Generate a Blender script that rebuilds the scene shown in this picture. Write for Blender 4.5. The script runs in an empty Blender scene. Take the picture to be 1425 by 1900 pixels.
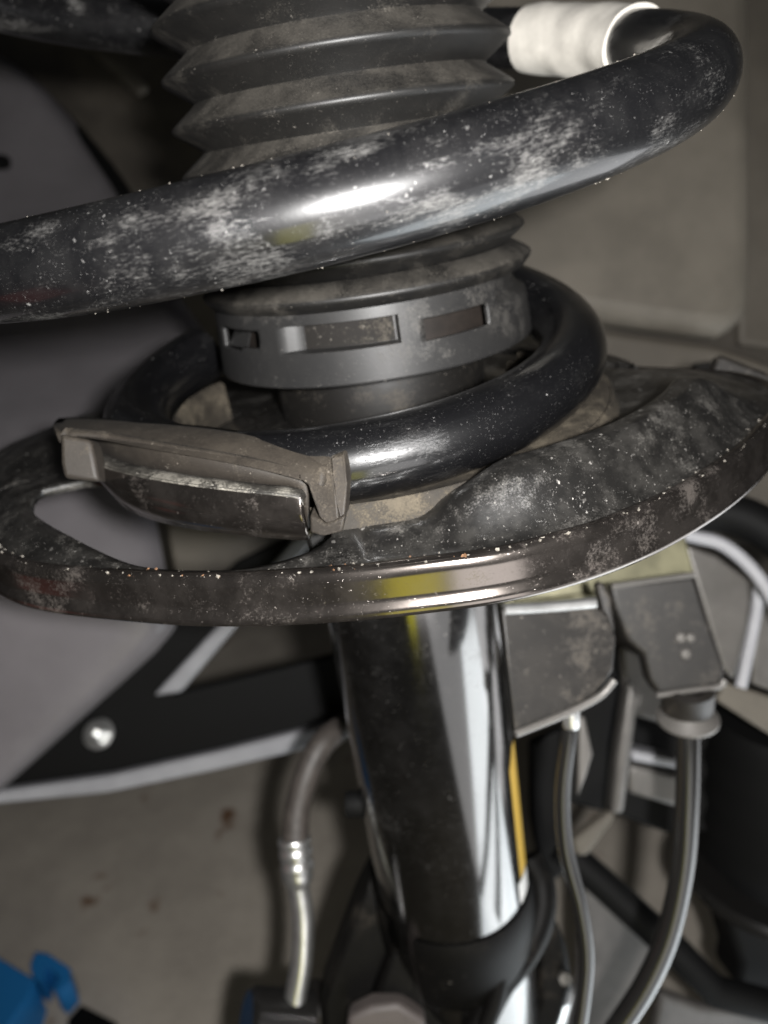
import bpy, bmesh, math, random
from mathutils import Vector, Matrix, noise
sc = bpy.context.scene
COL = sc.collection
random.seed(7)
R_ = math.radians
# ------------------------------------------------------------------ camera
# lengths below are in millimetres in a frame whose Z axis is the strut axis; ZO lifts that frame above the floor
MM = 0.001
ZO = 450.0
PX_W, PX_H, PX_F = 1425.0, 1900.0, 1600.0
CAM = Vector((0.0, -234.857, 88.32))
YAW, PITCH, ROLL = -0.02, 0.399, -0.149
FWD = Vector((math.sin(YAW)*math.cos(PITCH), math.cos(YAW)*math.cos(PITCH), -math.sin(PITCH)))
_r = FWD.cross(Vector((0, 0, 1))).normalized(); _u = _r.cross(FWD)
RIGHT = _r*math.cos(ROLL) + _u*math.sin(ROLL)
UP = -_r*math.sin(ROLL) + _u*math.cos(ROLL)

def W(p):
    return Vector((p[0]*MM, p[1]*MM, (p[2]+ZO)*MM))

cd = bpy.data.cameras.new('camera')
cam = bpy.data.objects.new('camera', cd); COL.objects.link(cam)
cd.sensor_fit = 'VERTICAL'; cd.sensor_height = 36.0; cd.sensor_width = 27.0
cd.lens = PX_F/PX_H*36.0
cd.clip_start = 0.005; cd.clip_end = 50
cd.dof.use_dof = True; cd.dof.focus_distance = 0.150; cd.dof.aperture_fstop = cd.lens/2.1
m = Matrix((RIGHT, UP, -FWD)).transposed().to_4x4(); m.translation = W(CAM)
cam.matrix_world = m
sc.camera = cam
# ------------------------------------------------------------------ world and lamps
wd = bpy.data.worlds.new('World'); sc.world = wd; wd.use_nodes = True
bg = wd.node_tree.nodes['Background']; bg.inputs[0].default_value = (0.95, 0.97, 1.0, 1); bg.inputs[1].default_value = 0.015
sc.view_settings.view_transform = 'Standard'; sc.view_settings.look = 'None'
sc.view_settings.exposure = 0.22; sc.view_settings.gamma = 1.0
sc.cycles.use_denoising = True
sc.cycles.max_bounces = 6

def lamp(name, kind, loc, power, color=(1, 1, 1), aim=None, size=None):
    d = bpy.data.lights.new(name, kind); o = bpy.data.objects.new(name, d); COL.objects.link(o)
    d.energy = power; d.color = color; o.location = W(loc)
    if kind == 'POINT': d.shadow_soft_size = size
    if kind == 'SPOT':
        d.shadow_soft_size = size; d.spot_size = R_(90); d.spot_blend = 0.65
        o.rotation_euler = (W(aim)-W(loc)).to_track_quat('-Z', 'Y').to_euler()
    if kind == 'AREA':
        d.shape = 'RECTANGLE'; d.size, d.size_y = size[0]*MM, size[1]*MM
        o.rotation_euler = (W(aim)-W(loc)).to_track_quat('-Z', 'Y').to_euler()
    return o
lamp('phone_flash', 'SPOT', CAM - FWD*30 + RIGHT*22 + UP*3, 8.0, (1.0, 0.985, 0.97), aim=CAM + FWD*300, size=0.006)
lamp('daylight_floor', 'AREA', (335, -120, -430), 1.8, (0.88, 0.96, 1.0), (300, -105, 0), (270, 480))
lamp('daylight_floor_far', 'AREA', (540, -400, -440), 2.0, (0.97, 0.98, 1.0), (540, -400, 0), (760, 760))
lamp('daylight_floor_rear', 'AREA', (580, 190, -435), 1.5, (0.97, 0.98, 1.0), (580, 190, 0), (480, 480))
lamp('work_lamp_white', 'AREA', (118, -520, -190), 0.6, (1.0, 0.98, 0.98), (60, -100, 0), (220, 260))
lamp('vest_yellow', 'AREA', (-38, -500, -190), 0.13, (1.0, 0.93, 0.05), (0, -100, 0), (75, 260))
lamp('red_reflection_lamp', 'AREA', (-340, -90, -120), 0.006, (1.0, 0.12, 0.08), (-40, -60, 16), (120, 110))  # added red lamp, only there to give red reflections on the lip

# ------------------------------------------------------------------ pixel helpers: a photo pixel and a distance give a point
def ray(px, py):
    return FWD + RIGHT*((px-PX_W/2)/PX_F) - UP*((py-PX_H/2)/PX_F)
def at(px, py, depth):
    return CAM + ray(px, py)*depth
def at_z(px, py, z):
    d = ray(px, py); return CAM + d*((z-CAM.z)/d.z)
def at_r(px, py, rad, c=(0, 0)):
    d = ray(px, py); ox, oy = CAM.x-c[0], CAM.y-c[1]
    a = d.x*d.x+d.y*d.y; b = 2*(ox*d.x+oy*d.y); q = ox*ox+oy*oy-rad*rad
    D = b*b-4*a*q
    D = max(D, 0.0)
    return CAM + d*((-b-math.sqrt(D))/(2*a))
# ------------------------------------------------------------------ object helpers
WL = {}
def thing(name, label, cat, loc, group=None):
    o = bpy.data.objects.new(name, None); COL.objects.link(o)
    o.empty_display_size = 0.02
    o.location = W(loc); WL[o] = W(loc)
    o['label'] = label; o['category'] = cat
    if group: o['group'] = group
    return o
def mesh(name, verts, faces, mat, parent=None, label=None, cat=None, kind=None, smooth=True, angle=40, sub=0, solid=None, bevel=None, origin=None, group=None):
    vs = [W(v) for v in verts]
    if parent is not None: org = WL[parent]
    elif origin is not None: org = W(origin)
    else:
        org = sum(vs, Vector())/len(vs); org.z = min(v.z for v in vs)
    me = bpy.data.meshes.new(name)
    me.from_pydata([v-org for v in vs], [], faces)
    bm = bmesh.new(); bm.from_mesh(me)
    bmesh.ops.remove_doubles(bm, verts=bm.verts, dist=1e-6)
    bmesh.ops.recalc_face_normals(bm, faces=bm.faces)
    bm.to_mesh(me); bm.free()
    if smooth:
        for p in me.polygons: p.use_smooth = True
        me.set_sharp_from_angle(angle=R_(angle))
    o = bpy.data.objects.new(name, me); COL.objects.link(o)
    me.materials.append(mat)
    if parent is not None:
        o.parent = parent
        WL[o] = org
    else:
        o.location = org; WL[o] = org
    if solid:
        md = o.modifiers.new('thickness', 'SOLIDIFY'); md.thickness = solid*MM; md.offset = -1
    if bevel:
        md = o.modifiers.new('bevel', 'BEVEL'); md.width = bevel*MM; md.segments = 3; md.limit_method = 'ANGLE'; md.angle_limit = R_(35)
        md.harden_normals = False
    if sub:
        md = o.modifiers.new('sub', 'SUBSURF'); md.levels = sub; md.render_levels = sub
    if label: o['label'] = label
    if cat: o['category'] = cat
    if kind: o['kind'] = kind
    if group: o['group'] = group
    return o
def catmull(pts, n):
    P = [Vector(p) for p in pts]; P = [2*P[0]-P[1]] + P + [2*P[-1]-P[-2]]
    out = []
    for i in range(1, len(P)-2):
        for k in range(n):
            t = k/n; a, b, c, d = P[i-1], P[i], P[i+1], P[i+2]
            out.append(0.5*((2*b)+(c-a)*t+(2*a-5*b+4*c-d)*t*t+(3*b-a-3*c+d)*t**3))
    out.append(P[-2]); return out
def sweep(path, rad, n=24, caps=True, jitter=0.0, jf=0.35, start=None):
    path = [Vector(p) for p in path]; L = len(path)
    rads = rad if isinstance(rad, list) else [rad]*L
    T = [(path[min(i+1, L-1)]-path[max(i-1, 0)]).normalized() for i in range(L)]
    nrm = (Vector(start) if start is not None else T[0].orthogonal()).normalized(); V = []; F = []
    for i in range(L):
        nrm = (nrm - T[i]*nrm.dot(T[i])).normalized(); b = T[i].cross(nrm)
        for k in range(n):
            a = 2*math.pi*k/n
            d = nrm*math.cos(a)+b*math.sin(a); rr = rads[i]
            if jitter: rr += jitter*noise.noise((path[i]+d*rr)*jf)
            V.append(path[i]+d*rr)
    for i in range(L-1):
        for k in range(n):
            k2 = (k+1) % n
            F.append((i*n+k, i*n+k2, (i+1)*n+k2, (i+1)*n+k))
    if caps:
        F.append(tuple(range(n))[::-1]); F.append(tuple((L-1)*n+k for k in range(n)))
    return V, F
def lathe(prof, a0=-180, a1=180, n=120, c=(0, 0), axis=None, org=None):
    # angle 0 faces the camera, growing to the right; axis/org give a free axis
    full = abs(a1-a0) >= 359.9; V = []; F = []; m_ = len(prof)
    cols = n if full else n+1
    if axis is not None:
        ax = Vector(axis).normalized(); e1 = ax.orthogonal().normalized(); e2 = ax.cross(e1)
    for i in range(cols):
        a = R_(a0+(a1-a0)*i/n)
        for (r, z) in prof:
            if axis is None: V.append(Vector((c[0]+r*math.sin(a), c[1]-r*math.cos(a), z)))
            else: V.append(Vector(org)+ax*z+(e1*math.cos(a)+e2*math.sin(a))*r)
    for i in range(n):
        j = (i+1) % cols
        for k in range(m_-1):
            F.append((i*m_+k, j*m_+k, j*m_+k+1, i*m_+k+1))
    return V, F
def grid(rows):
    n = len(rows[0]); V = [p for r in rows for p in r]; F = []
    for i in range(len(rows)-1):
        for k in range(n-1):
            F.append((i*n+k, i*n+k+1, (i+1)*n+k+1, (i+1)*n+k))
    return V, F
def prism(front, off):
    n = len(front); off = Vector(off)
    V = [Vector(p) for p in front] + [Vector(p)+off for p in front]
    F = [tuple(range(n)), tuple(range(2*n-1, n-1, -1))]
    for k in range(n):
        k2 = (k+1) % n; F.append((k, n+k, n+k2, k2))
    return V, F
def slab(pts, depth, thick):
    # pts: photo outline, or (px, py, own depth); thickness runs away from the viewer
    fr = [at(p[0], p[1], p[2] if len(p) > 2 else depth) for p in pts]
    return prism(fr, FWD*thick)
def join(*parts):
    V = []; F = []
    for v, f in parts:
        o = len(V); V += list(v); F += [tuple(i+o for i in t) for t in f]
    return V, F
def ss(a, b, x):
    t = min(1, max(0, (x-a)/(b-a))); return t*t*(3-2*t)
# ------------------------------------------------------------------ materials
def mat(name, base, rough=0.4, metal=0.0, spec=0.5, coat=0.0, dust=None, bump=0.0, bump_scale=1.0, var=0.0, var_scale=0.05, clearcoat_rough=0.08):
    """dust = dict(col, smear, smear_scale, speck, speck_scale, up, lo, hi)"""
    M = bpy.data.materials.new(name); M.use_nodes = True
    nt = M.node_tree; N = nt.nodes; L = nt.links
    b = N['Principled BSDF']
    b.inputs['Roughness'].default_value = rough; b.inputs['Metallic'].default_value = metal
    b.inputs['Specular IOR Level'].default_value = spec
    b.inputs['Coat Weight'].default_value = coat; b.inputs['Coat Roughness'].default_value = clearcoat_rough
    tc = N.new('ShaderNodeTexCoord'); mp = N.new('ShaderNodeMapping'); mp.inputs['Scale'].default_value = (1000, 1000, 1000)
    L.new(tc.outputs['Object'], mp.inputs['Vector'])
    def nz(scale, detail=6, rough_=0.6, dist=0.0, vec=None):
        n = N.new('ShaderNodeTexNoise'); n.inputs['Scale'].default_value = scale; n.inputs['Detail'].default_value = detail
        n.inputs['Roughness'].default_value = rough_; n.inputs['Distortion'].default_value = dist
        L.new(vec or mp.outputs[0], n.inputs['Vector']); return n.outputs['Fac']
    def ramp(sock, lo, hi):
        r = N.new('ShaderNodeMapRange'); r.inputs['From Min'].default_value = lo; r.inputs['From Max'].default_value = hi
        r.interpolation_type = 'SMOOTHSTEP'
        L.new(sock, r.inputs['Value']); return r.outputs[0]
    def math_(op, a, c):
        q = N.new('ShaderNodeMath'); q.operation = op; q.use_clamp = op == 'ADD'
        for i, s in enumerate((a, c)):
            if isinstance(s, (int, float)): q.inputs[i].default_value = s
            else: L.new(s, q.inputs[i])
        return q.outputs[0]
    def mix(f, a, c):
        q = N.new('ShaderNodeMix'); q.data_type = 'RGBA'
        L.new(f, q.inputs['Factor'])
        for s, i in ((a, 6), (c, 7)):
            if isinstance(s, tuple): q.inputs[i].default_value = (*s, 1)
            else: L.new(s, q.inputs[i])
        return q.outputs[2]
    col = tuple(base)
    height = None
    if var:
        f = ramp(nz(var_scale, 5, 0.65), 0.3, 0.7)
        col = mix(f, tuple(c*(1-var) for c in base), tuple(min(1, c*(1+var)) for c in base))
    if dust:
        g = dict(col=(0.30, 0.27, 0.24), smear=0.6, scale=0.12, lo=0.48, hi=0.72, speck=0.7, speck_scale=0.55, thr=0.83, up=0.0, rough=0.9, film=0.0)
        g.update(dust)
        # dirt: fine mottling that thickens into clusters where a slow noise is high
        vec = None
        if g.get('along'):
            um = N.new('ShaderNodeMapping'); um.inputs['Scale'].default_value = (g['along'], 1.0, 1.0)
            L.new(tc.outputs['UV'], um.inputs['Vector']); vec = um.outputs[0]
        fine_raw = nz(g.get('fine', 1.5), 6, 0.75, vec=vec)
        fine = ramp(fine_raw, 0.40, 0.60)
        clus = nz(g['scale'], 4, 0.6, vec=vec)
        slow = nz(g['scale']*0.28, 3, 0.5)
        level = math_('ADD', fine_raw, math_('MULTIPLY', math_('SUBTRACT', clus, 0.5), 0.9))
        level.node.use_clamp = False
        level = math_('ADD', level, math_('MULTIPLY', math_('SUBTRACT', slow, 0.5), 0.9)); level.node.use_clamp = False
        smear = ramp(level, g['lo'], g['hi'])
        total = math_('MULTIPLY', smear, g['smear'])
        if g['film']: total = math_('ADD', total, math_('MULTIPLY', math_('ADD', math_('MULTIPLY', ramp(nz(g['scale']*0.7, 7, 0.68), 0.40, 0.66), 0.85), 0.15), g['film']))
        if g.get('zfade'):
            sz = N.new('ShaderNodeSeparateXYZ'); L.new(mp.outputs[0], sz.inputs[0])
            total = math_('MULTIPLY', total, math_('ADD', math_('MULTIPLY', ramp(sz.outputs['Z'], *g['zfade']), 0.88), 0.12))
        if g['up']:
            ge = N.new('ShaderNodeNewGeometry'); sx = N.new('ShaderNodeSeparateXYZ'); L.new(ge.outputs['Normal'], sx.inputs[0])
            total = math_('ADD', total, math_('MULTIPLY', math_('MULTIPLY', ramp(sx.outputs['Z'], 0.2, 0.95), math_('ADD', math_('MULTIPLY', ramp(nz(g['scale']*0.8, 5, 0.6), 0.30, 0.70), 0.65), math_('MULTIPLY', fine, 0.35))), g['up']))
        # grit: irregular flakes of two sizes, kept rare
        ad = N.new('ShaderNodeVectorMath'); ad.operation = 'ADD'
        wn = N.new('ShaderNodeTexNoise'); wn.inputs['Scale'].default_value = 1.6; wn.inputs['Detail'].default_value = 3
        L.new(mp.outputs[0], wn.inputs['Vector']); L.new(mp.outputs[0], ad.inputs[0])
        ws = N.new('ShaderNodeVectorMath'); ws.operation = 'SCALE'; ws.inputs['Scale'].default_value = 1.1
        L.new(wn.outputs['Color'], ws.inputs[0]); L.new(ws.outputs[0], ad.inputs[1])
        patch = ramp(nz(g['scale']*0.6, 3, 0.6), 0.36, 0.66)
        spk = None
        for s, t in ((g['speck_scale'], g['thr']+0.03), (g['speck_scale']*2.3, g['thr']-0.02), (g['speck_scale']*4.5, g['thr']-0.10)):
            v = N.new('ShaderNodeTexVoronoi'); v.inputs['Scale'].default_value = s
            L.new(ad.outputs[0], v.inputs['Vector'])
            sep = N.new('ShaderNodeSeparateColor'); L.new(v.outputs['Color'], sep.inputs[0])
            on = ramp(sep.outputs[0], t, t+0.02)
            size = math_('MULTIPLY', math_('MULTIPLY', sep.outputs[1], sep.outputs[1]), 0.30)
            inside = math_('LESS_THAN', v.outputs['Distance'], math_('ADD', size, 0.06))
            q = math_('MULTIPLY', math_('MULTIPLY', on, inside), math_('ADD', math_('MULTIPLY', sep.outputs[2], 0.8), 0.12))
            spk = q if spk is None else math_('MAXIMUM', spk, q)
        spk = math_('MULTIPLY', math_('MULTIPLY', spk, math_('ADD', math_('MULTIPLY', patch, 0.8), 0.2)), g['speck'])
        allm = math_('ADD', total, 0.0)
        col = mix(allm, col, g['col'])
        sc_ = tuple(min(1, c*1.7+0.05) for c in g['col'])
        col = mix(spk, col, sc_)
        rr = N.new('ShaderNodeMapRange'); rr.inputs['To Min'].default_value = rough; rr.inputs['To Max'].default_value = g['rough']
        mx = math_('MAXIMUM', allm, spk); L.new(mx, rr.inputs['Value']); L.new(rr.outputs[0], b.inputs['Roughness'])
        if metal:
            L.new(math_('MULTIPLY', math_('SUBTRACT', 1.0, mx), metal), b.inputs['Metallic'])
        if coat:
            L.new(math_('MULTIPLY', math_('SUBTRACT', 1.0, mx), coat), b.inputs['Coat Weight'])
        height = math_('MULTIPLY', math_('MAXIMUM', math_('MULTIPLY', smear, g['smear']), spk), g.get('relief', 0.3))
    if isinstance(col, tuple): b.inputs['Base Color'].default_value = (*col, 1)
    else: L.new(col, b.inputs['Base Color'])
    if bump or height is not None:
        h = nz(bump_scale, 4, 0.6)
        if height is not None: h = math_('ADD', math_('MULTIPLY', h, bump*0.5), height)
        bp = N.new('ShaderNodeBump'); bp.inputs['Distance'].default_value = 0.0006; bp.inputs['Strength'].default_value = 0.4 if height is not None else bump
        L.new(h, bp.inputs['Height']); L.new(bp.outputs[0], b.inputs['Normal'])
    return M
GREY = (0.34, 0.32, 0.31)
TAN = (0.26, 0.225, 0.18)
M_coil = mat('coil_paint', (0.0028, 0.0028, 0.0032), 0.33, spec=0.34, coat=0.65, clearcoat_rough=0.12, dust=dict(col=(0.15, 0.146, 0.14), smear=0.45, scale=0.22, lo=0.53, hi=0.90, fine=2.2, along=0.38, zfade=(18, 45), speck=0.6, speck_scale=1.2, thr=0.88, film=0.025, rough=0.5), bump=0.10, bump_scale=0.9)
M_seat = mat('seat_paint', (0.0040, 0.0038, 0.0036), 0.34, spec=0.40, coat=0.35, clearcoat_rough=0.15, dust=dict(col=(0.14, 0.132, 0.12), smear=0.5, scale=0.22, lo=0.54, hi=0.88, fine=2.8, speck=0.95, speck_scale=0.7, thr=0.83, film=0.10, rough=0.65), bump=0.3, bump_scale=0.8)
M_rim = mat('rim_paint', (0.125, 0.110, 0.100), 0.16, metal=0.965, dust=dict(col=(0.09, 0.078, 0.068), smear=0.3, scale=0.16, lo=0.60, hi=0.84, fine=1.6, speck=0.6, speck_scale=1.0, thr=0.92, film=0.05, rough=0.45, relief=0.12), bump=0.10, bump_scale=0.25)
M_boot = mat('boot_rubber', (0.0050, 0.0048, 0.0046), 0.47, spec=0.45, dust=dict(col=(0.13, 0.117, 0.098), smear=0.2, scale=0.15, lo=0.56, hi=0.80, fine=2.4, speck=0.7, speck_scale=1.0, thr=0.93, up=0.40, film=0.02), bump=0.12, bump_scale=1.5)
M_collar = mat('collar_plastic', (0.0135, 0.0133, 0.0133), 0.45, spec=0.34, coat=0.12, clearcoat_rough=0.25, dust=dict(col=(0.12, 0.112, 0.10), smear=0.25, scale=0.14, lo=0.58, hi=0.82, speck=0.6, speck_scale=0.8, thr=0.92, film=0.03), bump=0.12, bump_scale=1.2)
M_rubber = mat('isolator_rubber', (0.0135, 0.0107, 0.0083), 0.62, spec=0.4, dust=dict(col=(0.068, 0.056, 0.041), smear=0.5, scale=0.18, lo=0.54, hi=0.78, fine=2.2, speck=0.8, speck_scale=0.9, thr=0.90, film=0.12, up=0.3), bump=0.3, bump_scale=1.0)
M_tube = mat('strut_paint', (0.135, 0.131, 0.128), 0.13, metal=0.985, dust=dict(col=(0.05, 0.043, 0.036), smear=0.22, scale=0.08, lo=0.58, hi=0.84, fine=0.9, speck=0.7, speck_scale=0.6, thr=0.91, film=0.03, rough=0.35, relief=0.06))
M_cap = mat('strut_cap', (0.005, 0.0045, 0.004), 0.55, spec=0.25, dust=dict(col=(0.085, 0.073, 0.058), smear=0.3, scale=0.2, lo=0.56, hi=0.8, speck=0.6, thr=0.88))
M_brk = mat('bracket_black', (0.0075, 0.0063, 0.0053), 0.5, dust=dict(col=(0.10, 0.085, 0.068), smear=0.35, scale=0.14, lo=0.52, hi=0.82, fine=0.55, speck=0.6, speck_scale=0.45, thr=0.91, film=0.06))
M_knuck = mat('knuckle_black', (0.0025, 0.0023, 0.0021), 0.55, spec=0.10, dust=dict(col=(0.045, 0.038, 0.03), smear=0.3, scale=0.08, lo=0.56, hi=0.78, fine=0.8, speck=0.5, speck_scale=0.4, thr=0.93, rough=0.8))
M_tape = mat('white_tape', (0.50, 0.475, 0.43), 0.5, var=0.10, var_scale=0.16, bump=0.5, bump_scale=0.10)
M_liner = mat('liner_grey', (0.100, 0.089, 0.073), 0.6, spec=0.25, var=0.16, var_scale=0.02, bump=0.1, bump_scale=0.6)
M_linerb = mat('liner_shaded', (0.075, 0.066, 0.054), 0.6, spec=0.25, var=0.15, var_scale=0.02)  # darker copy of the liner, recess shade put into the colour
M_left = mat('shield_grey', (0.125, 0.117, 0.123), 0.42, spec=0.5, var=0.12, var_scale=0.015)
M_dark = mat('inner_wing', (0.05, 0.043, 0.034), 0.6, spec=0.3, var=0.3, var_scale=0.02)
M_black = mat('black_beam', (0.0035, 0.0035, 0.0035), 0.65, spec=0.15)
M_light = mat('pale_sealant', (0.27, 0.27, 0.285), 0.5, var=0.12, var_scale=0.03)
M_hose = mat('hose_rubber', (0.038, 0.032, 0.028), 0.55, var=0.3, var_scale=0.3, bump=0.3, bump_scale=0.6)
M_metal = mat('plated_metal', (0.55, 0.55, 0.54), 0.34, metal=0.9, var=0.12, var_scale=0.2)
M_grey = mat('grey_metal', (0.115, 0.108, 0.10), 0.42, metal=0.3, var=0.2, var_scale=0.04)
M_arm = mat('arm_grey', (0.07, 0.064, 0.06), 0.55, var=0.35, var_scale=0.03)
M_zinc = mat('zinc_yellow', (0.17, 0.16, 0.10), 0.4, metal=0.5, var=0.3, var_scale=0.05)
M_cable = mat('cable_grey', (0.010, 0.0095, 0.009), 0.24, spec=0.55)
M_blue = mat('blue_plastic', (0.015, 0.16, 0.42), 0.45)
M_yel = mat('sticker_yellow', (0.62, 0.40, 0.07), 0.3, coat=0.5)
M_whst = mat('sticker_white', (0.8, 0.8, 0.78), 0.3, coat=0.5)
M_ledge = mat('ledge_paint', (0.007, 0.0065, 0.006), 0.4, dust=dict(col=(0.16, 0.148, 0.125), smear=0.6, scale=0.3, lo=0.48, hi=0.72, fine=2.4, speck=0.9, speck_scale=1.0, thr=0.80, film=0.3), bump=0.3)
M_pad = mat('pad_rubber', (0.012, 0.0098, 0.0074), 0.7, spec=0.3, dust=dict(col=(0.078, 0.065, 0.046), smear=0.6, scale=0.2, lo=0.50, hi=0.74, fine=2.2, speck=0.8, speck_scale=1.1, thr=0.88, film=0.35), bump=0.3, bump_scale=1.0)
M_pocket = mat('pocket_shade_dust', (0.008, 0.007, 0.006), 0.75, spec=0.2, dust=dict(col=(0.09, 0.08, 0.065), smear=0.5, scale=0.3, lo=0.58, hi=0.8, fine=2.0, speck=0.7, thr=0.86))  # dark base stands in for the recess shade, with real dust over it
M_sleeve = mat('sleeve_brown', (0.010, 0.0075, 0.006), 0.6, spec=0.3, var=0.3, var_scale=0.2)
M_floor = None
# concrete floor with rusty stains
def floor_mat():
    M = bpy.data.materials.new('concrete'); M.use_nodes = True; nt = M.node_tree; N = nt.nodes; L = nt.links; b = N['Principled BSDF']
    tc = N.new('ShaderNodeTexCoord')
    def nz(s, d=6, r=0.6):
        n = N.new('ShaderNodeTexNoise'); n.inputs['Scale'].default_value = s; n.inputs['Detail'].default_value = d; n.inputs['Roughness'].default_value = r
        L.new(tc.outputs['Object'], n.inputs['Vector']); return n.outputs['Fac']
    def rp(s, stops):
        r = N.new('ShaderNodeValToRGB'); e = r.color_ramp.elements
        while len(e) < len(stops): e.new(0.5)
        for k, (p, c) in enumerate(stops): e[k].position = p; e[k].color = (*c, 1)
        L.new(s, r.inputs[0]); return r.outputs[0]
    base = rp(nz(9, 8, 0.7), [(0.3, (0.28, 0.25, 0.215)), (0.55, (0.39, 0.35, 0.30)), (0.75, (0.48, 0.435, 0.38))])
    st = rp(nz(22, 3, 0.5), [(0.64, (0, 0, 0)), (0.72, (1, 1, 1))])
    q = N.new('ShaderNodeMix'); q.data_type = 'RGBA'; L.new(st, q.inputs['Factor']); L.new(base, q.inputs[6]); q.inputs[7].default_value = (0.13, 0.065, 0.03, 1)
    L.new(q.outputs[2], b.inputs['Base Color']); b.inputs['Roughness'].default_value = 0.85
    bp = N.new('ShaderNodeBump'); bp.inputs['Distance'].default_value = 0.002; bp.inputs['Strength'].default_value = 0.4
    L.new(nz(160, 4), bp.inputs['Height']); L.new(bp.outputs[0], b.inputs['Normal'])
    return M
M_floor = floor_mat()

# ================================================================== SETTING
V, F = grid([[Vector((-4000+800*i, -4000+800*j, -ZO)) for i in range(11)] for j in range(11)])
mesh('floor', V, F, M_floor, kind='structure', origin=(0, 0, -ZO), smooth=False)

# ================================================================== SHOCK STRUT
strut = thing('shock_strut', 'black strut tube with round steel spring seat, standing in the middle under the coil spring', 'strut', (0, 0, -200))
V, F = lathe([(0, -232), (26.6, -232), (27, -230), (27, 14)], n=96)
mesh('tube', V, F, M_tube, strut)
V, F = lathe([(27.2, 15), (28.4, 17), (28.6, 36), (27.5, 38.5), (24, 39.2), (11, 39.2), (11, 90), (0, 90)], n=96)
mesh('tube_cap', V, F, M_cap, strut, label='dark dusty cap of the strut under the boot collar')

def Rim(a):
    pts = [(-180, 74), (-130, 100), (-95, 119), (-75, 114), (-53, 108.5), (-36, 100.5), (-23, 97.2), (-12, 95.6), (0, 95.6), (11, 97.2), (23, 97.8), (40, 97.4), (58, 99.5), (74, 104), (86, 97), (98, 78), (112, 72), (150, 72), (180, 74)]
    for i in range(len(pts)-1):
        if pts[i][0] <= a <= pts[i+1][0]:
            p0 = pts[max(i-1, 0)]; p1 = pts[i]; p2 = pts[i+1]; p3 = pts[min(i+2, len(pts)-1)]
            t = (a-p1[0])/(p2[0]-p1[0])
            m1 = (p2[1]-p0[1])/(p2[0]-p0[0])*(p2[0]-p1[0]); m2 = (p3[1]-p1[1])/(p3[0]-p1[0])*(p2[0]-p1[0])
            return (2*t**3-3*t*t+1)*p1[1]+(t**3-2*t*t+t)*m1+(-2*t**3+3*t*t)*p2[1]+(t**3-t*t)*m2
    return 74
def hump(a, r):
    R = Rim(a)
    w = ss(1.5, 17, a)*(1-ss(60, 74, a))
    inner = ss(72.5, 79.5, r)
    outer = 1 - ss(83, max(R-3.0, 84), r)
    top = 8.4*w*inner*outer
    return top
def seat_z(a, r):
    R = Rim(a)
    z = 20.8 + 2.6*(1-ss(29, 46, r)) - 2.6*ss(R-15, R-4, r)
    z += hump(a, r)
    z += 0.5*noise.noise(Vector((math.sin(R_(a))*r*0.06, math.cos(R_(a))*r*0.06, 3.1)))*ss(60, 76, r)
    # pressed dimple in front of the hump
    z -= 1.6*math.exp(-((a-3)/6)**2-((r-88)/5)**2)
    z += 1.5*math.exp(-((a-8.5-(r-84)*0.25)/2.4)**2-((r-83)/5)**2)
    # left shoulder rises a little behind the cut-out
    z += 2.5*ss(-76, -98, a)*ss(80, 100, r)*(1-ss(-140, -170, a))
    return z
HC, HW = -41.0, 32.0
def hole(a):
    R = Rim(a); ro = R-3.8-1.6*ss(-20, -9, a)-10*ss(-26, -58, a); ri = 68.0 + 10*ss(-55, -76, a)
    t = abs(a-HC)/HW
    return ri, ro, (max(0.0, 1-t**5)**0.4 if t < 1 else 0)
NA = 300
rowsV = []; inhole = []
for i in range(NA):
    a = -180+360*i/NA
    ri, ro, s = hole(a); mid = 0.5*(ri+ro)
    if s > 0: b0, b1 = mid-(mid-ri)*s, mid+(ro-mid)*s
    else: b0, b1 = (74.0, Rim(a)-6) if abs(a-HC) > HW+4 else (mid-0.4, mid+0.4)
    rs = [27.6+(b0-27.6)*k/18 for k in range(18)] + [b0+(b1-b0)*k/20 for k in range(20)] + [b1+(Rim(a)-1.5-b1)*k/4 for k in range(5)]
    rowsV.append([Vector((r*math.sin(R_(a)), -r*math.cos(R_(a)), seat_z(a, r))) for r in rs]); inhole.append(s > 0)
n = len(rowsV[0]); V = [p for r in rowsV for p in r]; F = []
for i in range(NA):
    j = (i+1) % NA
    for k in range(n-1):
        if 18 <= k < 38 and (inhole[i] and inhole[j]): continue
        F.append((i*n+k, j*n+k, j*n+k+1, i*n+k+1))
seat = mesh('spring_seat', V, F, M_seat, strut, solid=2.4, angle=60, label='pressed round steel seat with a raised right shoulder and a cut-out at the left')
# rim flange round the seat
V = []; F = []; prof = [(-3.2, 17.8), (-1.8, 18.7), (-0.4, 18.8), (0.5, 18.0), (0.8, 16.0), (0.8, 12.6), (1.0, 11.4), (1.7, 10.6), (2.0, 9.6), (1.7, 8.7), (0.8, 8.2), (-0.4, 8.6), (-1.0, 10.0), (-1.0, 15.2), (-3.2, 15.6)]
for i in range(NA):
    a = -180+360*i/NA; R = Rim(a)-1.0
    for (dr, z) in prof:
        r = R+dr; V.append(Vector((r*math.sin(R_(a)), -r*math.cos(R_(a)), z + (0.25*noise.noise(Vector((a*0.12, 0, z*0.02))) if z > 15 else 0))))
n = len(prof)
for i in range(NA):
    j = (i+1) % NA
    for k in range(n):
        k2 = (k+1) % n; F.append((i*n+k, j*n+k, j*n+k2, i*n+k2))
mesh('rim_flange', V, F, M_rim, seat, angle=50)
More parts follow.
